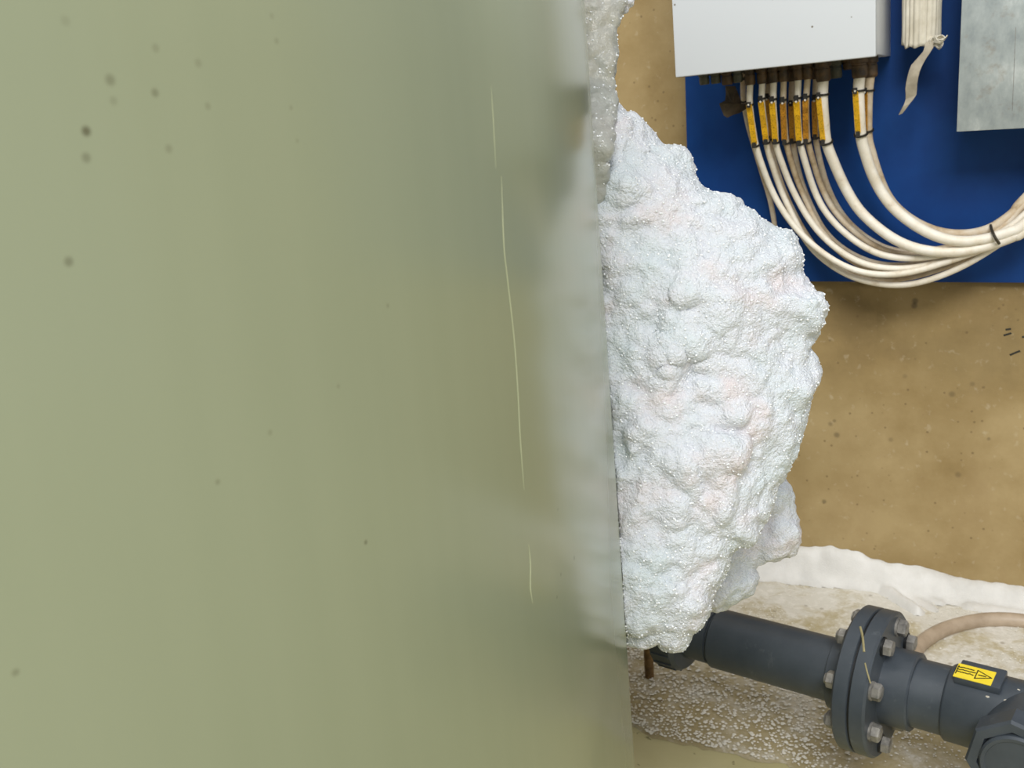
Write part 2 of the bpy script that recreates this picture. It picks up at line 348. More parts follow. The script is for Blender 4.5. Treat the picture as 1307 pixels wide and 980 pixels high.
# cables: pixel paths are traced, each strand lies in its own layer in front of the board
A7 = lambda L: [(940+x/7, 160+y/7) for x, y in L]
B7 = lambda L: [(980+x/7, 240+y/7) for x, y in L]
C7 = lambda L: [(1130+x/7.0, 240+y/7.0) for x, y in L]
TIE = 1274                                # pixel column where the bundle is tied
cab = [
 # name, group row, gland px, radius px, tag (top, bottom), y layer at the loop, path
 ('c1', 'F', (956.5, 104.6), 4.0, ((957, 134), (964, 183)), 0.115, [(957, 133), (961, 165)]+A7([(180,205),(228,380),(292,550),(370,700),(450,830)])+B7([(290,425),(420,530),(540,620),(660,698),(800,752),(940,780),(1100,783)])+C7([(210,765),(350,728),(500,670),(650,625),(820,575),(960,510),(1060,462),(1160,405),(1239,345),(1700,-60)])),
 ('c2', 'F', (972, 104.6), 3.9, ((972.2, 130), (978.5, 178.5)), 0.097, [(972.5, 130), (976, 160)]+A7([(272,180),(325,390),(390,590),(470,755),(560,890)])+B7([(300,455),(400,558),(520,668),(640,748),(780,813),(900,848),(1050,868),(1160,872)])+C7([(210,866),(300,850),(450,808),(600,748),(750,676),(900,585),(1000,505),(1100,450),(1239,378),(1700,-20)])),
 ('c3', 'B', (981, 105), 3.6, ((980, 127), (982.5, 176)), 0.070, [(979.5, 127), (982, 160)]+A7([(305,180),(345,380),(415,590),(500,770),(600,930)])+B7([(400,545),(540,660),(660,735),(800,795),(950,830),(1100,840)])+C7([(250,800),(400,760),(600,690),(800,605),(960,530),(1060,440),(1160,350),(1239,270),(1700,-140)])),
 ('c4', 'F', (986.7, 101.4), 4.0, ((986.6, 131), (990.5, 180)), 0.105, [(987, 131), (989, 160)]+A7([(355,175),(405,360),(472,530),(560,700),(640,830)])+B7([(420,370),(540,490),(680,605),(820,675),(960,712),(1100,725)])+C7([(210,722),(330,705),(450,668),(600,622),(800,556),(960,485),(1060,425),(1160,360),(1239,300),(1700,-110)])),
 ('c5', 'F', (999.3, 102.5), 3.8, ((1000, 132), (1002.2, 178.5)), 0.085, [(999.8, 132), (1001.5, 160)]+A7([(445,150),(482,330),(542,510),(620,680),(700,810)])+B7([(440,375),(560,500),(700,640),(850,722),(1000,752),(1130,752)])+C7([(230,735),(400,700),(560,645),(720,600),(860,545),(960,490),(1060,410),(1160,320),(1239,235),(1700,-170)])),
 ('c6', 'B', (1010, 101), 3.6, ((1010.2, 131.5), (1011.8, 178.5)), 0.060, [(1010, 131), (1011, 160)]+A7([(510,170),(530,350),(572,520),(645,690),(730,830)])+B7([(470,370),(590,490),(730,595),(880,660),(1020,690),(1140,695)])+C7([(230,690),(400,660),(600,605),(780,555),(960,470),(1060,380),(1160,280),(1239,195),(1700,-220)])),
 ('c7', 'F', (1018, 97), 4.1, ((1017.5, 130), (1020.7, 179.5)), 0.110, [(1018, 130), (1019, 160)]+A7([(570,160),(620,380),(690,580),(770,740),(850,860)])+B7([(470,190),(600,350),(740,460),(880,552),(1020,610),(1150,637)])+C7([(150,635),(300,633),(450,610),(600,585),(800,535),(960,455),(1060,385),(1160,310),(1239,240),(1700,-170)])),
 ('c8', 'F', (1030, 97), 3.8, ((1028.9, 128), (1029.5, 177.5)), 0.088, [(1029, 128), (1029.5, 160)]+A7([(640,145),(682,340),(750,550),(830,720),(920,850)])+B7([(545,170),(682,330),(824,442),(980,550),(1100,590)])+C7([(100,600),(260,612),(420,595),(620,560),(800,515),(960,440),(1060,350),(1160,250),(1239,160),(1700,-260)])),
 ('c9', 'B', (1040.6, 97), 3.7, ((1040.2, 129), (1041.3, 174)), 0.062, [(1040.5, 129), (1041, 155)]+A7([(712,135),(737,330),(792,530),(872,700),(960,840)])+B7([(625,190),(762,348),(905,480),(1062,560),(1200,590)])+C7([(200,588),(400,570),(600,520),(800,470),(960,420),(1060,330),(1160,225),(1239,125),(1700,-300)])),
 ('c10', 'F', (1049.5, 95), 6.4, ((1045.9, 125), (1051.5, 178.5)), 0.125, [(1050, 125), (1051.5, 150)]+A7([(805,150),(862,340),(952,540),(1050,690),(1150,810)])+B7([(800,190),(950,340),(1080,430),(1180,478)])+C7([(120,490),(260,545),(400,575),(560,580),(700,572),(850,542),(980,500),(1080,460),(1160,425),(1239,385),(1700,0)])),
 ('c11', 'F', (1096, 88.6), 6.6, ((1092.7, 116.5), (1096.3, 169)), 0.130, [(1096, 115), (1097, 145)]+A7([(1115,110),(1140,240),(1200,430),(1260,560)])+B7([(985,20),(1080,150),(1180,245)])+C7([(100,210),(220,310),(350,395),(480,450),(600,478),(720,484),(850,474),(1000,438),(1120,388),(1239,322),(1700,-80)])),
 ('c12', 'B', (1109.5, 88.6), 6.2, ((1104.9, 118), (1105, 166)), 0.080, [(1108, 115), (1107, 145)]+A7([(1172,110),(1195,240),(1240,380),(1290,500)])+B7([(1030,40),(1120,160),(1210,245)])+C7([(130,215),(260,315),(390,380),(540,420),(700,430),(850,405),(960,365),(1050,305),(1150,215),(1239,105),(1700,-330)])),
]
LBL = {'c1': 'leftmost tagged white cable under the enclosure, running along the loop over foam', 'c2': 'white cable second from left, dipping lowest below the blue board edge',
 'c3': 'brownish back-row cable behind the second white cable from left', 'c4': 'clean thin white cable third in the front row of glands',
 'c5': 'dull thin white cable fourth in the front row of glands', 'c6': 'brown-stained back-row cable behind the fourth front-row cable',
 'c7': 'bright thin white cable fifth in the front row of glands', 'c8': 'thin cream cable just right of the bright fifth front-row cable',
 'c9': 'grimy back-row cable tucked left of the thick left white cable', 'c10': 'thick white cable left of the wide blue gap, with yellow tag',
 'c11': 'thick white cable at the far right glands, front of its pair', 'c12': 'thick greyed cable behind the rightmost thick white cable'}
for (nm, row, gp, rp, tag, lay, path) in cab:
    big = rp > 5; Yg = ROWF if row == 'F' else ROWB
    gb = gland_at(gp[0], gp[1], Yg, (rp+2.4)*Yg/F*1.02, 0.028 if not big else 0.034, M['gland'])
    head, tail = path[:2], sorted(path[2:]); keep = [tail[0]]
    for q in tail[1:]:
        if math.hypot(q[0]-keep[-1][0], q[1]-keep[-1][1]) > 9: keep.append(q)
    for _ in range(2): keep = [keep[0]]+[((keep[i-1][0]+2*keep[i][0]+keep[i+1][0])/4, (keep[i-1][1]+2*keep[i][1]+keep[i+1][1])/4) if i < len(keep)-3 else keep[i] for i in range(1, len(keep)-1)]+[keep[-1]]
    kk = [q_[0] for q_ in cab].index(nm); path = head+keep+[(1130+(1880+kk*18)/7, 240-330/7), (1130+(1930+kk*20)/7, 158)]       # the bundle rises into the galvanised box
    pts = [gb+Vector((0, 0, 0.012)), gb]
    for i, (px, py) in enumerate(path):
        f = min(1, max(0, (py-125)/120)) if px < 1150 else 1
        Y = Yg*(1-f)+(BF-lay)*f
        if px > 1150:                                   # strands draw together towards the tie
            g = min(1, (px-1150)/110); Y = (BF-lay)*(1-g)+(BF-0.10+(0.10-lay)*0.55)*g
        pts.append(on_y(px, py, Y))
    P = catmull(pts, 6); r = rp*EF/F*1.03
    rt = root('thick_cable' if big else 'thin_cable', gb, LBL[nm], 'cable', 'cables looping from the white enclosure')
    dirty = row == 'B' or nm in ('c5', 'c8')
    part('sheath', MB().tube(P, r, 14), M['cable_dirty'] if dirty else M['cable'], rt, angle=60)
    # yellow marker strip lying on the sheath, held by two black ties
    seg = []
    for q in range(7):
        k = q/6; px = tag[0][0]*(1-k)+tag[1][0]*k; py = tag[0][1]*(1-k)+tag[1][1]*k
        j = min(range(len(P)), key=lambda i: abs(proj(P[i])[1]-py) if i < 40 else 1e9)
        c0 = P[j]; vdir = (CAM-c0).normalized(); side = on_y(px, py, c0.y)
        off = max(-r*0.75, min(r*0.75, side.x-c0.x))
        seg.append(Vector((c0.x+off, c0.y-math.sqrt(max(r*r-off*off, 0))-0.0012, side.z)))
    wd = Vector((1, -0.25 if not big else 0.55, 0)).normalized()
    part('marker_tag', MB().ribbon(seg, [2*r*(0.92 if not big else 0.52)]*7, wd if not big else Vector((1, -0.5, 0)).normalized(), 0.0022), M['yellow_grimy'] if dirty else M['yellow'], rt, smooth=False)
    for (tp, dz) in ((seg[0], 0.004), (seg[-1], -0.003)):
        j = min(range(40), key=lambda i: abs(P[i].z-(tp.z+dz)))
        c0 = P[j]; t = (P[j+1]-P[j-1]).normalized()
        part('tie_band', MB().lathe(c0, t, [(-0.0016, r*1.0), (-0.0016, r*1.28), (0.0016, r*1.28), (0.0016, r*1.0)], 16), M['black'], rt, angle=30)
        part('tie_head', MB().box(Vector((tp.x, tp.y-0.0015, c0.z-dz*0.2)), (ux, uy, uz), (r*0.6 if not big else r*0.35, 0.0025, 0.0048)), M['black'], rt, smooth=False)
    part('tag_eyelet', MB().lathe(seg[0]+Vector((0, -0.003, 0.0005)), Vector((0, -1, 0)), [(0, 0.002), (0.0012, 0.0016)], 8), M['cable'], rt)
# untagged cable hanging straight down behind the foam
gb = gland_at(948, 106, ROWB, 0.0075, 0.018, M['gland_green'])
P = catmull([gb+Vector((0, 0, .01)), gb]+[on_y(px, py, Y) for px, py, Y in ((949, 128, 1.905), (955, 160, 1.925), (964, 192, 1.94), (973, 222, 1.95), (981, 248, 1.955), (986, 270, 1.955), (989.5, 295, 1.955), (993, 340, 1.955), (996, 380, 1.955), (998, 600, 1.96), (996, 690, 1.965))], 6)
rt = root('thin_cable', gb, 'bare grey cable dropping straight down behind the white foam', 'cable', 'cables looping from the white enclosure')
part('sheath', MB().tube(P, 0.0048, 12), M['cable_dirty'], rt, angle=60)
part('tie_band', MB().lathe(P[12], (P[13]-P[11]), [(-0.0016, .0048), (-0.0016, .0064), (0.0016, .0064), (0.0016, .0048)], 14), M['black'], rt, angle=30)
# spare glands without a cable
for (px, py, row, r, h, mt) in ((898.5, 104, ROWF, .0088, .020, 'gland_green'), (913, 103, ROWF, .0088, .020, 'gland_green'), (927.5, 102, ROWF, .0098, .024, 'gland'), (941, 103, ROWF, .0085, .022, 'gland_green'),
                                (1066, 90, ROWB, .0105, .030, 'gland_green'), (1082, 84, ROWB, .009, .018, 'gland')):
    gland_at(px, py, row, r, h, M[mt])
# tie around the bundle: an oval band
a, b = on_y(1264, 290, BF-0.12), on_y(1277.5, 314, BF-0.12)
cc = (a+b)/2+uy*0.035; e1 = (b-a).normalized(); h1 = (b-a).length/2
ring = [cc+e1*(math.cos(t)*h1)+uy*(math.sin(t)*0.05) for t in [2*math.pi*k/40 for k in range(41)]]
solo('cable_tie', MB().tube(ring, 0.0024, 8, cap=False), M['tie'], tuple(cc-uz*h1), 'dark thin tie strapped around the cable bundle at right', 'cable tie')
# torn tape hanging from a gland
D7 = lambda x, y, Y: on_y(880+x*0.1326, 70+y*0.1326, Y)
mb = MB(); outl = [(345,300,0),(440,300,0),(478,400,.008),(500,470,.014),(560,468,.02),(545,520,.018),(480,560,.012),(420,578,.004),(365,605,-.002),(330,585,-.006),(300,510,-.01),(285,470,-.014),(342,440,-.004),(350,380,0)]
fr = [D7(x, y, 1.835+dy) for x, y, dy in outl]; bk = [p+uy*0.002 for p in fr]; n = len(fr)
cf = D7(420, 470, 1.828); cb = cf+uy*0.002
mb.add(fr+bk+[cf, cb], [(i, (i+1) % n, 2*n) for i in range(n)]+[(n+(i+1) % n, n+i, 2*n+1) for i in range(n)]+[(i, n+i, n+(i+1) % n, (i+1) % n) for i in range(n)])
solo('torn_tape', mb, M['tape'], D7(400, 605, 1.84), 'ragged brown flap of old tape hanging under the enclosure', 'tape', angle=25)

# galvanised box
GF = 1.84
gl = on_y(1221, 168, GF); g2 = on_y(1307, 164, GF)
gb_ = root('galvanised_box', (gl.x+0.2, BF, gl.z), 'mottled galvanised steel box at top right beside the torn sleeve', 'box')
part('box_body', MB().box(Vector((gl.x+0.2, (GF+BF)/2+0.001, gl.z+0.22)), (ux, uy, uz), (0.199, (BF-GF)/2-0.001, 0.219)), M['galv'], gb_, bevel=0.001)
part('box_cover', MB().box(Vector((gl.x+0.2, GF, gl.z+0.22)), (ux, uy, uz), (0.2, 0.0012, 0.22)), M['galv'], gb_, bevel=0.0008)
s0, s1 = on_y(1296.5, 35, GF-.0012), on_y(1292, 142, GF-.0012)
part('scratch_line', MB().tube([s0, (s0+s1)/2, s1], 0.0004, 6), M['steel'], gb_)

# torn ribbed sleeve
rs = root('ribbed_sleeve', on_y(1177, 66, 1.90), 'torn cream ribbed cable sleeve hanging beside the white enclosure', 'sleeve')
SC = on_y(1176, 60, 1.90); SR = 0.0285
mb = MB(); rows = 14; NS = 72; vs_ = []
for j in range(rows):
    k = j/(rows-1)
    for i in range(NS+1):
        a = math.radians(-205+i*230/NS)            # open at the back right
        on_front = math.degrees(a)
        rib = 0.0028*abs(math.sin(a*11)) if on_front < -72 else 0.0006*math.sin(a*23)
        rr = SR+rib+0.0015*noise.noise(Vector((a*2, k*4, 3)))
        cut = 0.004*noise.noise(Vector((a*3, 0, 9)))+(0.006 if on_front < -150 else 0)
        zb2 = SC.z-0.0+cut+(0.004 if on_front > -60 else 0)
        vs_.append(Vector((SC.x+math.cos(a)*rr+k*0.0, SC.y+math.sin(a)*rr*0.85, zb2+(0.36)*k**1.6)))
ns = NS+1; fs = []
for j in range(rows-1):
    for i in range(NS): fs.append((j*ns+i, j*ns+i+1, (j+1)*ns+i+1, (j+1)*ns+i))
o = part('sleeve_tube', mb.add(vs_, fs), M['sleeve'], rs, angle=50)
sm = o.modifiers.new('thickness', 'SOLIDIFY'); sm.thickness = 0.0022
T4 = lambda x, y, Y=1.868: on_y(1130+x*0.1836, y*0.1836, Y)
cl = [(300,290,40,1.872),(298,345,62,1.868),(232,430,88,1.864),(196,515,74,1.860),(180,600,72,1.866),(178,675,66,1.872),(146,730,42,1.868),(105,792,22,1.872)]
part('torn_strip', MB().ribbon(catmull([T4(x, y, Y) for x, y, w, Y in cl], 2), list(np.interp(np.linspace(0, 7, 15), range(8), [c_[2]*0.1836*1.87/F for c_ in cl])), Vector((0.93, 0.12, 0.34)).normalized(), 0.002), M['strip'], rs, angle=25)
for k in range(16):                                    # frayed shreds at the torn corner
    c0 = T4(345+random.uniform(-18, 22), 270+random.uniform(-20, 25), 1.872+random.uniform(-.006, .012)); a = random.uniform(-1.9, 0.9); l_ = random.uniform(0.009, 0.019)
    d = Vector((math.cos(a), random.uniform(-.7, .5), math.sin(a))).normalized(); cu = d.cross(Vector((random.uniform(-1, 1), random.uniform(-1, 1), random.uniform(-1, 1)))).normalized()
    P = [c0+d*(l_*t)+cu*(0.006*math.sin(t*2.6)) for t in (0, .2, .4, .6, .8, 1)]
    part('frayed_shred', MB().ribbon(P, [.005, .008, .0085, .007, .005, .0022], d.cross(cu).normalized(), 0.0012), M['sleeve'], rs, angle=30)

# ------------------------------------------------------------------ flanged pipe
FC = at(1113, 868, 1.40)
best = min([math.radians(a/4) for a in range(-80, 161)], key=lambda a: abs((lambda q: (q[1]-868)/(q[0]-1113))(proj(FC+Vector((math.cos(a), -math.sin(a), 0))*0.1))-0.272))
PU = Vector((math.cos(best), -math.sin(best), 0)); PF = Vector((-math.sin(best), -math.cos(best), 0))   # axis to the right, horizontal towards the camera
def s_at(px):
    lo, hi = -1.0, 0.5
    for _ in range(60):
        md = (lo+hi)/2
        if proj(FC+PU*md)[0] < px: lo = md
        else: hi = md
    return lo
pipe = root('flanged_pipe', Vector((FC.x, FC.y, 0)), 'dark grey plastic pipe with bolted flange crossing the foamy floor', 'pipe')
def lp(name, prof, mat='pvc', seg=56, o=FC, u=PU, **kw): return part(name, MB().lathe(o, u, prof, seg, e=uz, **kw), M[mat], pipe, angle=35)
sa, sb, sc_, sd, se, sf = s_at(915), s_at(1067), s_at(1171), s_at(1211), s_at(1390), s_at(868)
lp('pipe_section', [(sa, 0.0405), (sa+0.003, 0.0445), (sb, 0.0445), (sb+0.01, 0.0445)])
lp('pipe_neck', [(sf-0.03, 0.0405), (sa-0.004, 0.0405), (sa-0.003, 0.038), (sa+0.003, 0.038)])
nutp = [(sf-0.024, 0.050), (sf-0.02, 0.0625), (sf+0.012, 0.0625), (sf+0.018, 0.058), (sf+0.021, 0.045)]
un = lp('union_nut', nutp, seg=40)
for k in range(20):
    a = 2*math.pi*k/20; dv = uz*math.cos(a)+PF*math.sin(a)
    part('grip_rib', MB().box(FC+PU*(sf-0.004)+dv*0.0625, (PU, dv, PU.cross(dv)), (0.015, 0.0016, 0.0022)), M['pvc'], un, smooth=False)
ft = 0.0225                                            # thickness of one flange disc
lp('flange_collar', [(sb, 0.0475), (sb+0.002, 0.0525), (-ft+0.001, 0.0525), (-ft+0.001, 0.04)])
lp('flange_disc', [(-ft, 0.050), (-ft, 0.096), (-ft+0.003, 0.0995), (-0.0025, 0.0995), (-0.0015, 0.098), (-0.0012, 0.09)], seg=72)
lp('flange_disc', [(0.0012, 0.09), (0.0015, 0.098), (0.0025, 0.0995), (ft-0.003, 0.0995), (ft, 0.096), (ft, 0.050)], seg=72)
lp('gasket', [(-0.0016, 0.03), (-0.0016, 0.096), (0.0016, 0.096), (0.0016, 0.03)], 'pvc_dark')
lp('flange_collar', [(ft-0.001, 0.04), (ft-0.001, 0.0525), (sc_-0.002, 0.0525), (sc_, 0.050), (sc_, 0.0445)])
lp('pipe_section', [(sc_-0.01, 0.0455), (sd+0.01, 0.0455)])
def hexm(c0, u, r, h, ph): return MB().lathe(c0, u, [(0, r), (h*0.8, r), (h, r*0.86)], 6, phase=ph, e=uz)
for k in range(8):
    a = math.radians(22.5+45*k); dv = uz*math.cos(a)+PF*math.sin(a); c0 = FC+dv*0.079; ph = k*0.7
    bo = part('bolt', MB().tube([c0-PU*(ft+0.016), c0-PU*0.01, c0+PU*0.01, c0+PU*(ft+0.014)], 0.0068, 12), M['steel'], pipe, angle=30)
    part('bolt_head', hexm(c0+PU*(ft+0.0035), PU, 0.0118, 0.010, ph), M['steel'], bo, angle=25)
    part('bolt_nut', hexm(c0-PU*(ft+0.0035), -PU, 0.0118, 0.010, ph), M['steel'], bo, angle=25)
    for s in (1, -1): part('washer', MB().lathe(c0+PU*(s*ft), PU*s, [(0, 0.0128), (0.0025, 0.0128), (0.0032, 0.0115)], 20), M['steel'] if k % 3 else M['pvc_dark'], bo, angle=30)
# dried straw-coloured drips on the flange rim
for (pts, w) in ((((1098, 800), (1101, 812), (1103, 832)), 0.0016), (((1104, 846), (1107, 858), (1111, 872)), 0.0010)):
    P = []
    for (px, py) in pts:
        d = ray(px, py); lo, hi = 1.0, 1.40
        for _ in range(50):
            md = (lo+hi)/2; q = CAM+d*md-FC; q = q-PU*q.dot(PU)
            if q.length > 0.0995: lo = md
            else: hi = md
        P.append(CAM+d*hi)
    part('dried_drip', MB().tube(catmull(P, 4), w, 6), M['scratch'], pipe)
# tee with branch, label pad and union nut
TC = FC+PU*s_at(1322); RT = 0.0505
st = s_at(1322)
tee = part('tee_fitting', MB().lathe(FC, PU, [(sd, 0.046), (sd+0.001, RT-0.002), (sd+0.004, RT), (se-0.02, RT), (se, 0.047)], 64, e=uz)
     .lathe(TC, PF, [(0.0, 0.0505), (0.035, 0.052), (0.05, 0.0535), (0.068, 0.0535), (0.072, 0.050)], 56, e=uz), M['pvc'], pipe, angle=35)
nut = part('union_nut', MB().lathe(TC, PF, [(0.064, 0.055), (0.066, 0.058), (0.070, 0.060), (0.098, 0.060), (0.102, 0.057), (0.102, 0.046), (0.094, 0.046), (0.092, 0.03)], 8, phase=math.radians(10), e=uz), M['pvc'], pipe, angle=20)
part('nut_insert', MB().lathe(TC, PF, [(0.085, 0.0425), (0.104, 0.0425), (0.107, 0.040), (0.1065, 0.036), (0.105, 0.035), (0.105, 0.01)], 48), M['pvc'], nut, angle=30)
pa = math.radians(84); pn = PF*math.cos(pa)+uz*math.sin(pa); pt_ = PU.cross(pn)
sp0, sp1 = s_at(1222), s_at(1280)
pad_c = FC+PU*((sp0+sp1)/2)+pn*(RT+0.000)
part('label_pad', MB().box(pad_c, (PU, pn, pt_), ((sp1-sp0)/2, 0.0055, 0.021)), M['pvc'], tee, bevel=0.0025)
sgn = 1 if pt_.dot(PF) > 0 else -1                     # edge of the pad nearer the camera
sc0 = FC+PU*((sp0+sp1)/2-0.006)+pn*(RT+0.0058)+pt_*(sgn*0.0055)
stick = part('warning_sticker', MB().box(sc0, (PU, pn, pt_), (0.0225, 0.0004, 0.0148)), M['sticker'], tee, smooth=False, label='yellow warning sticker with black triangle')
def stroke(a, b, w):                                   # sticker coordinates in mm: along the pipe, away from the camera
    p = sc0+PU*(a[0]/1000)-pt_*(sgn*a[1]/1000)+pn*0.0006; q = sc0+PU*(b[0]/1000)-pt_*(sgn*b[1]/1000)+pn*0.0006
    d = (q-p).normalized(); return MB().box((p+q)/2, (d, pn, d.cross(pn)), ((q-p).length/2+w/2000, 0.0003, w/2000))
for a, b, w in (((2, -9), (20, 0), 1.2), ((20, 0), (2, 9), 1.2), ((2, 9), (2, -9), 1.2), ((5, 0), (13, 0), 1.6)): part('sticker_print', stroke(a, b, w), M['print'], stick, smooth=False)
for r_ in range(3):
    x = -20.5
    while x < -1:
        l_ = random.uniform(1.2, 3.2); part('sticker_print', stroke((x, -3+r_*5), (x+l_, -3+r_*5+random.uniform(-.8, .8)), 1.5), M['print'], stick, smooth=False); x += l_+1.5
part('sticker_print', stroke((-21, -8), (-21, 9), 1.2), M['print'], stick, smooth=False)
# both ends turn down to the floor, out of the picture
def elbow(s, sg):
    P = [FC+PU*(s+sg*t) for t in (0, 0.22)]; e0 = FC+PU*(s+sg*0.22); rr = 0.07
    for k in range(1, 9):
        a = math.pi/2*k/8; P.append(e0+PU*(sg*rr*math.sin(a))-uz*(rr*(1-math.cos(a))))
    P.append(Vector((P[-1].x, P[-1].y, 0.0))); return MB().tube(P, 0.0445, 40)
part('pipe_elbow', elbow(se-0.02, 1), M['pvc'], pipe, angle=35); part('pipe_elbow', elbow(sf-0.02, -1), M['pvc'], pipe, angle=35)
# pale chips stuck on the tee
for (px, py, w) in ((1261, 889, 0.004), (1284, 894, 0.0042), (1300, 880, 0.003)):
    d = ray(px, py); lo, hi = 0.9, 1.40
    for _ in range(50):
        md = (lo+hi)/2; q = CAM+d*md-FC; q = q-PU*q.dot(PU)
        if q.length > RT: lo = md
        else: hi = md
    c0 = CAM+d*hi; nn = c0-FC; nn = (nn-PU*nn.dot(PU)).normalized(); tt = PU.cross(nn)
    ring_ = [c0+PU*(w*random.uniform(.5, 1)*math.cos(a))+tt*(w*random.uniform(.3, .7)*math.sin(a)) for a in [k*math.pi/4 for k in range(8)]]
    part('paint_chip', MB().add([p-nn*0.0005 for p in ring_]+[c0+nn*0.0012], [(k, (k+1) % 8, 8) for k in range(8)]+[tuple(range(7, -1, -1))]), M['sleeve'], tee, smooth=False)
# ------------------------------------------------------------------ hose and rusty rod
hp = [(1150, 880), (1158, 850), (1171, 826), (1195, 808), (1225, 797), (1260, 791), (1300, 792), (1345, 801), (1380, 830), (1390, 880)]
solo('hose', MB().tube(catmull([on_z(x, y, 0.012) for x, y in hp], 8), 0.0135, 16), M['hose'], on_z(1260, 791, 0), 'beige hose curving in an arc on the foamy floor', 'hose', angle=60)
rb = on_z(829, 866, 0.0); rtop = Vector((rb.x, rb.y, 0)); 
lo, hi = 0.0, 0.3
for _ in range(40):
    md = (lo+hi)/2
    if proj(Vector((rb.x, rb.y, md)))[1] > 815: lo = md
    else: hi = md
mb = MB(); prof = [(0, 0.0085)]
for k in range(18): prof += [(0.004+k*lo/19, 0.0085), (0.004+(k+0.5)*lo/19, 0.0078)]
solo('rusty_rod', mb.lathe(Vector((rb.x, rb.y, 0)), uz, prof+[(lo, 0.008)], 16), M['rust'], rb, 'short rusty brown rod standing below the foam tip by the tank', 'rod', angle=50)

# ------------------------------------------------------------------ foam
def unit_ico(sub, dome=False):
    bm = bmesh.new(); bmesh.ops.create_icosphere(bm, subdivisions=sub, radius=1.0)
    if dome: bmesh.ops.delete(bm, geom=[x for x in bm.verts if x.co.z < -0.3], context='VERTS'); bm.verts.index_update()
    v = np.array([tuple(x.co) for x in bm.verts]); f = np.array([[x.index for x in p.verts] for p in bm.faces]); bm.free(); return v, f
def ball_mesh(name, C, Rr, sub, squash=None, dome=False):
    v, f = unit_ico(sub, dome); C = np.asarray(C, float); Rr = np.asarray(Rr, float); n = len(C)
    V = (v[None]*Rr[:, None, None]+C[:, None]).reshape(-1, 3)
    if squash is not None: V[:, 2] = (V[:, 2]-np.repeat(C[:, 2], len(v)))*squash+np.repeat(C[:, 2], len(v))
    Fc = (f[None]+np.arange(n)[:, None, None]*len(v)).reshape(-1, 3)
    me = bpy.data.meshes.new(name); me.vertices.add(len(V)); me.vertices.foreach_set('co', V.ravel())
    me.loops.add(Fc.size); me.loops.foreach_set('vertex_index', Fc.ravel().astype(np.int32))
    me.polygons.add(len(Fc)); me.polygons.foreach_set('loop_start', np.arange(0, Fc.size, 3, dtype=np.int32))
    me.update(calc_edges=True); me.shade_smooth(); return me
def remeshed(name, C, Rr, voxel, disp, smooth=3):
    o = link('tmp_blobs', ball_mesh('tmp', C, Rr, 2)); md = o.modifiers.new('r', 'REMESH'); md.mode = 'VOXEL'; md.voxel_size = voxel
    if smooth:
        sm = o.modifiers.new('s', 'SMOOTH'); sm.iterations = smooth; sm.factor = 0.5
    dg = bpy.context.evaluated_depsgraph_get(); me = bpy.data.meshes.new_from_object(o.evaluated_get(dg)); me.name = name
    bpy.data.objects.remove(o)
    nrm = [v.normal.copy() for v in me.vertices]
    for v, nn in zip(me.vertices, nrm):
        d = 0
        for sc2, am, of in disp:
            q = noise.noise(v.co*sc2+Vector((of, of, of))); d += am*q if am > 0 else -am*(abs(q)-0.25)   # a negative amplitude means puffs with creases between
        v.co += nn*d
    off_tank(me); me.shade_smooth(); me.update(); return me
def off_tank(me):
    for v in me.vertices:                              # foam lies on the tank's skin, not inside it
        q = v.co-AX; h = math.hypot(q.x, q.y); rr = r_tank(v.co.z)+0.0004
        if h < rr: v.co.x = AX.x+q.x/h*rr; v.co.y = AX.y+q.y/h*rr
def shift(me, base): me.transform(Matrix.Translation(-Vector(base)))

def poly_dist(pts, poly):
    """signed distance (inside > 0) of pixel points to a polygon"""
    P = np.asarray(pts, float); Q = np.asarray(poly, float); R2 = np.roll(Q, -1, 0); d = np.full(len(P), 1e9); ins = np.zeros(len(P), bool)
    for a, b in zip(Q, R2):
        ab = b-a; t = np.clip(((P-a)@ab)/max(ab@ab, 1e-9), 0, 1); d = np.minimum(d, np.linalg.norm(P-(a+t[:, None]*ab), axis=1))
        cond = (a[1] > P[:, 1]) != (b[1] > P[:, 1])
        with np.errstate(divide='ignore', invalid='ignore'): xi = (b[0]-a[0])*(P[:, 1]-a[1])/(b[1]-a[1])+a[0]
        ins ^= cond & (P[:, 0] < xi)
    return np.where(ins, d, -d)
MAIN = [(792,128),(812,139),(834,154),(846,176),(868,184),(884,200),(886,222),(905,238),(925,248),(945,256),(966,273),(984,287),(998,292),(1012,288),(1019,302),(1026,330),(1022,344),(1040,364),(1046,387),(1055,411),(1048,428),(1039,445),(1042,488),(1033,516),(1025,548),(1028,568),(1011,588),(1001,602),(991,651),(982,674),(960,696),(942,714),(937,732),(929,750),(914,759),(909,790),(888,808),(876,829),(858,834),(844,829),(840,817),(834,827),(820,831),(806,823),(795,808),(770,800),(735,760),(720,600),(710,400),(715,200),(740,100),(770,110)]
LOBE = [(1001,602),(1010,616),(1017,651),(1023,688),(1019,710),(992,717),(962,722),(969,736),(964,756),(937,774),(920,786),(880,780),(880,640),(960,600)]
D0 = 0.845                                # depth of the foam's middle plane; its front bulges towards the camera
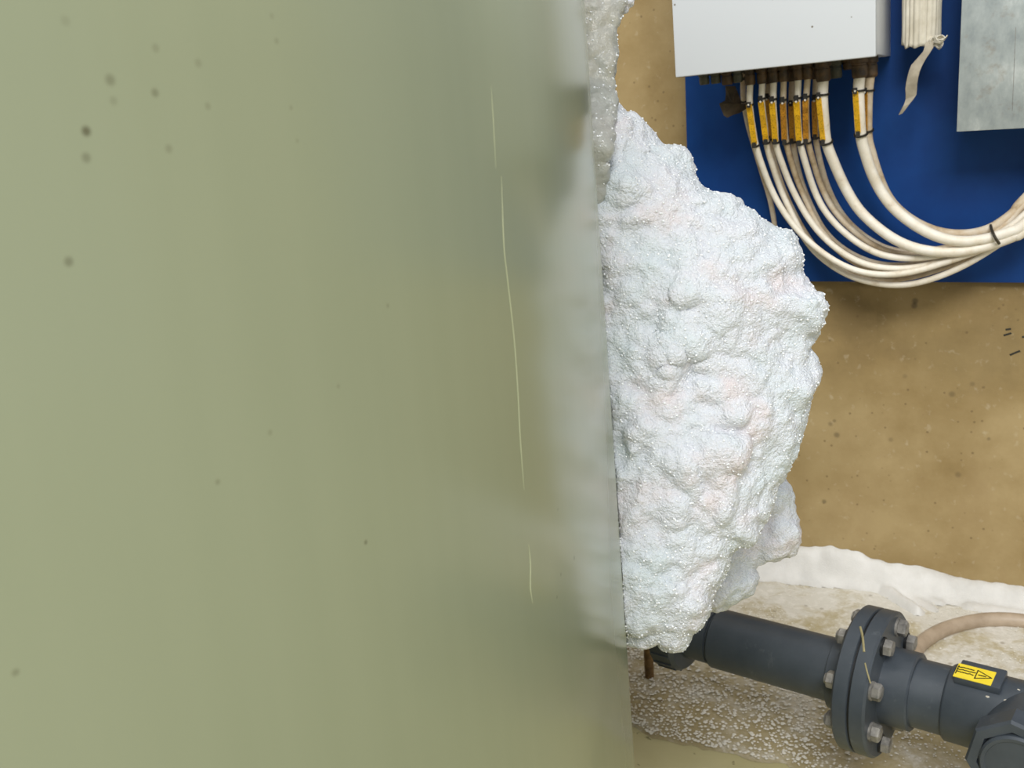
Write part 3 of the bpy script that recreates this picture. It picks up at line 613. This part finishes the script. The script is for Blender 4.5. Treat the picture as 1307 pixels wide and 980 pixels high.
def blobs(poly, N, rmax, tmax, d0, jitter=1.0, extra=(), rmin=4):
    x0, y0 = np.min(poly, 0); x1, y1 = np.max(poly, 0)
    pts = np.column_stack([rng.uniform(x0, x1, N), rng.uniform(y0, y1, N)]); d = poly_dist(pts, poly); k = d > rmin; pts, d = pts[k], d[k]
    C, Rr = [], []
    for (px, py), dd in zip(pts, d):
        T = tmax*(1-math.exp(-dd/42)); r = min(dd, rng.uniform(0.55, 1.0)*rmax if rng.random() < 0.35 else rng.uniform(9, rmax*0.6))
        z = rng.uniform(-1, 1)*max(T-r, 0)
        if rng.random() < 0.5: z = -max(T-r, 0)+rng.uniform(-4, 4)*jitter
        C.append(at(px, py, d0+z*d0/F)); Rr.append(r*d0/F)
    for (px, py, z, r) in extra: C.append(at(px, py, d0+z*d0/F)); Rr.append(r*d0/F)
    return C, Rr
def chain(a, b, n, r): return [(a[0]+(b[0]-a[0])*i/(n-1)+rng.uniform(-5, 5), a[1]+(b[1]-a[1])*i/(n-1)+rng.uniform(-5, 5), a[2]+(b[2]-a[2])*i/(n-1), rng.uniform(0.8, 1)*r) for i in range(n)]
ridge = chain((872, 365, -52), (1030, 400, -22), 40, 34)+chain((900, 350, -50), (1000, 330, -26), 26, 30)+chain((800, 660, -36), (860, 730, -36), 20, 22)+chain((840, 590, -48), (930, 570, -50), 20, 30)
C, Rr = blobs(MAIN, 2600, 60, 74, D0, 1.0, ridge)
base = at(850, 833, D0)
foam = root('foam_mass', base, 'big lumpy white foam mass clinging to the side of the green tank', 'foam')
me = remeshed('foam_body', C, Rr, 0.0019, ((9, 0.010, 6.3), (17, 0.008, 1.3), (34, -0.009, 4.0), (80, -0.0032, 5.1), (170, 0.0008, 9.7), (420, 0.0005, 2.2)), 9)
body_me = me; shift(me, base); fb = link('foam_body', me, M['foam'], foam)
C, Rr = blobs(LOBE, 420, 40, 40, D0+0.11, 1.0)
me = remeshed('foam_lobe', C, Rr, 0.0024, ((40, 0.004, 3.3), (110, 0.0028, 7.1), (330, 0.001, 1.7)), 3)
shift(me, base); link('foam_lobe', me, M['foam'], foam)['label'] = 'shaded rear lobe of foam'
# thin wet film of foam running up the tank edge
C, Rr = [], []
for y in range(-150, 330, 4):
    xl = 750+(y/200)*12; xr = 804-abs(max(-1.8, min(1, y/40)))*13-max(0, (y-130))*0.10; dd = 0.84-0.045*max(0, min(1, (y-110)/70))+0.05*max(0, min(1, (y-190)/140))
    for _ in range(6):
        r = rng.uniform(8, 12); x = rng.uniform(xl-14, max(xl-6, xr-r*1.05)); C.append(at(x, y, dd+rng.uniform(-.006, .006))); Rr.append(r*0.84/F)
me = remeshed('foam_film', C, Rr, 0.0016, ((45, 0.002, 8.3), (240, 0.0005, 4.4)), 10); film_me = me; shift(me, base)
link('foam_film', me, M['foam_film'], foam)['label'] = 'thin grey translucent film of wet foam'
C, Rr = [], []
for (x, y, r) in ((795, -8, 14), (802, 2, 9), (788, 6, 9), (797, 14, 6), (806, -6, 8), (785, -14, 12)): C.append(at(x, y, 0.845)); Rr.append(r*0.845/F)
me = remeshed('foam_tuft', C, Rr, 0.0014, ((90, 0.002, 8.3), (300, 0.001, 4.4)), 2); shift(me, base); link('foam_tuft', me, M['foam'], foam)
# bubbles standing on the foam's skin
def scatter(me, n, rlo, rhi, pw=2.2):
    co = np.empty(len(me.vertices)*3); me.vertices.foreach_get('co', co); co = co.reshape(-1, 3)
    idx = rng.integers(0, len(co), n); r = rlo+(rhi-rlo)*rng.random(n)**pw
    return co[idx], r
C, Rr = scatter(body_me, 8500, 0.0003, 0.0012)
C2, R2 = scatter(film_me, 900, 0.0004, 0.0014); C = np.vstack([C, C2]); Rr = np.concatenate([Rr, R2])
bo = link('surface_bubbles', ball_mesh('surface_bubbles', C, Rr, 1), M['bubble'], foam); bo['kind'] = 'stuff'

# foam bank along the foot of the wall, with arms reaching out over the floor
arms = [(on_z(*p, 0.0), on_z(*q, 0.0), w, hh) for p, q, w, hh in (((1092, 732), (1172, 784), 0.018, 0.024), ((1110, 738), (1200, 772), 0.020, 0.016), ((1150, 752), (1190, 780), 0.022, 0.010), ((1240, 776), (1330, 788), 0.022, 0.010))]
def bank_h(x, y):
    p = Vector((x, y, 0)); n1 = noise.noise(p*9); n2 = noise.noise(p*34+Vector((3, 3, 3))); n3 = noise.noise(p*90+Vector((7, 1, 3)))
    wv = 0.032+0.012*noise.noise(Vector((x*6, 0, 5))); hgt = (min(0.068, max(0.026, 0.047-0.1*(x+0.1)))+0.010*noise.noise(Vector((x*4, 2, 0))))*math.exp(-((W-y)/wv)**2.2)
    for a, b, w, hh in arms:
        ab = b-a; t = max(0, min(1, (p-a).dot(ab)/ab.length_squared)); d = (p-(a+ab*t)).length
        hgt = max(hgt, hh*(1-0.35*t)*math.exp(-(d/(w*(1-0.45*t)))**2.4))
    return hgt*(1+0.22*n1+0.16*n2)+0.0012*n3
mb = MB(); GX, GY = 560, 70; xs = np.linspace(-1.3, 0.8, GX); ys = np.linspace(W-0.30, W-0.0005, GY); H = {}
for i, x in enumerate(xs):
    for j, y in enumerate(ys): h_ = bank_h(x, y); H[i, j] = h_; mb.v.append(Vector((x, y, 0.0045+h_-0.004)))
for i in range(GX-1):
    for j in range(GY-1):
        if max(H[i, j], H[i+1, j], H[i, j+1], H[i+1, j+1]) > 0.0045: mb.f.append((i*GY+j, (i+1)*GY+j, (i+1)*GY+j+1, i*GY+j+1))
used = sorted({k for f in mb.f for k in f}); ix = {k: i for i, k in enumerate(used)}; mb.v = [mb.v[k] for k in used]; mb.f = [tuple(ix[k] for k in f) for f in mb.f]
solo('foam_bank', mb, M['foam_bank'], (0, W-0.03, 0), 'soft white foam bank lying along the foot of the tan wall', 'foam', angle=90)

# thin foam sheet and loose bubbles on the floor
edge = [on_z(*p, 0.0) for p in ((780, 918), (812, 931), (850, 946), (900, 957), (960, 969), (1010, 980), (1100, 1010), (1200, 1060), (1500, 1150))]
ex = [p.x for p in edge]; ey = [p.y for p in edge]
def ylim(x): return float(np.interp(x, ex, ey))
def sheet_h(x, y): return 0.0036+0.0035*max(0, noise.noise(Vector((x*16, y*16, 2))))+0.0016*noise.noise(Vector((x*70, y*70, 5)))
mb = MB(); gx = np.linspace(-1.3, 0.75, 200); K = 75
for x in gx:
    yb = ylim(x)+0.012*noise.noise(Vector((x*24, 0, 1)))+0.006*noise.noise(Vector((x*90, 0, 4)))
    for j in range(K):
        y = yb+(W-0.001-yb)*j/(K-1); ed_ = min(1, j/3)
        mb.v.append(Vector((x, y, 0.0006+ed_*(sheet_h(x, y)-0.0006))))
for i in range(len(gx)-1):
    for j in range(K-1): mb.f.append((i*K+j, (i+1)*K+j, (i+1)*K+j+1, i*K+j+1))
sheet = part('floor_foam', mb, M['sheet'], None, angle=80); sheet['kind'] = 'stuff'; sheet['label'] = 'thin layer of bubbly grey white foam spread over the floor'; sheet['category'] = 'foam'
bx_, by_, br_ = [], [], []
sp = 0.0058
for i in range(int(1.12/sp)):
    for j in range(int(0.85/(sp*0.87))):
        x = -0.62+(i+0.5*(j % 2))*sp+rng.uniform(-.4, .4)*sp; y = 1.13+j*sp*0.87+rng.uniform(-.4, .4)*sp; yb = ylim(x)+0.012*noise.noise(Vector((x*24, 0, 1)))+0.003
        if y < yb or y > W-0.05: continue
        near = max(0, min(1, (-0.02-x)/0.22))*max(0, min(1, (1.72-y)/0.1))           # coarse wet bubbles beside the tank
        dens = 0.14+0.7*noise.noise(Vector((x*9, y*9, 7)))+0.4*math.exp(-(y-yb)/0.06)+0.24*near
        if rng.random() < dens: bx_.append(x); by_.append(y); br_.append(0.0010+0.0016*rng.random()**2+(0.0026*near)*rng.random()**1.2)
rr = np.array(br_); C = np.column_stack([bx_, by_, np.array([sheet_h(a, b) for a, b in zip(bx_, by_)])+rr*0.3]); keep = bx_
me = ball_mesh('loose_bubbles', C, rr, 1, dome=True)
bb = link('loose_bubbles', me, M['bubble_floor'], sheet); bb['kind'] = 'stuff'
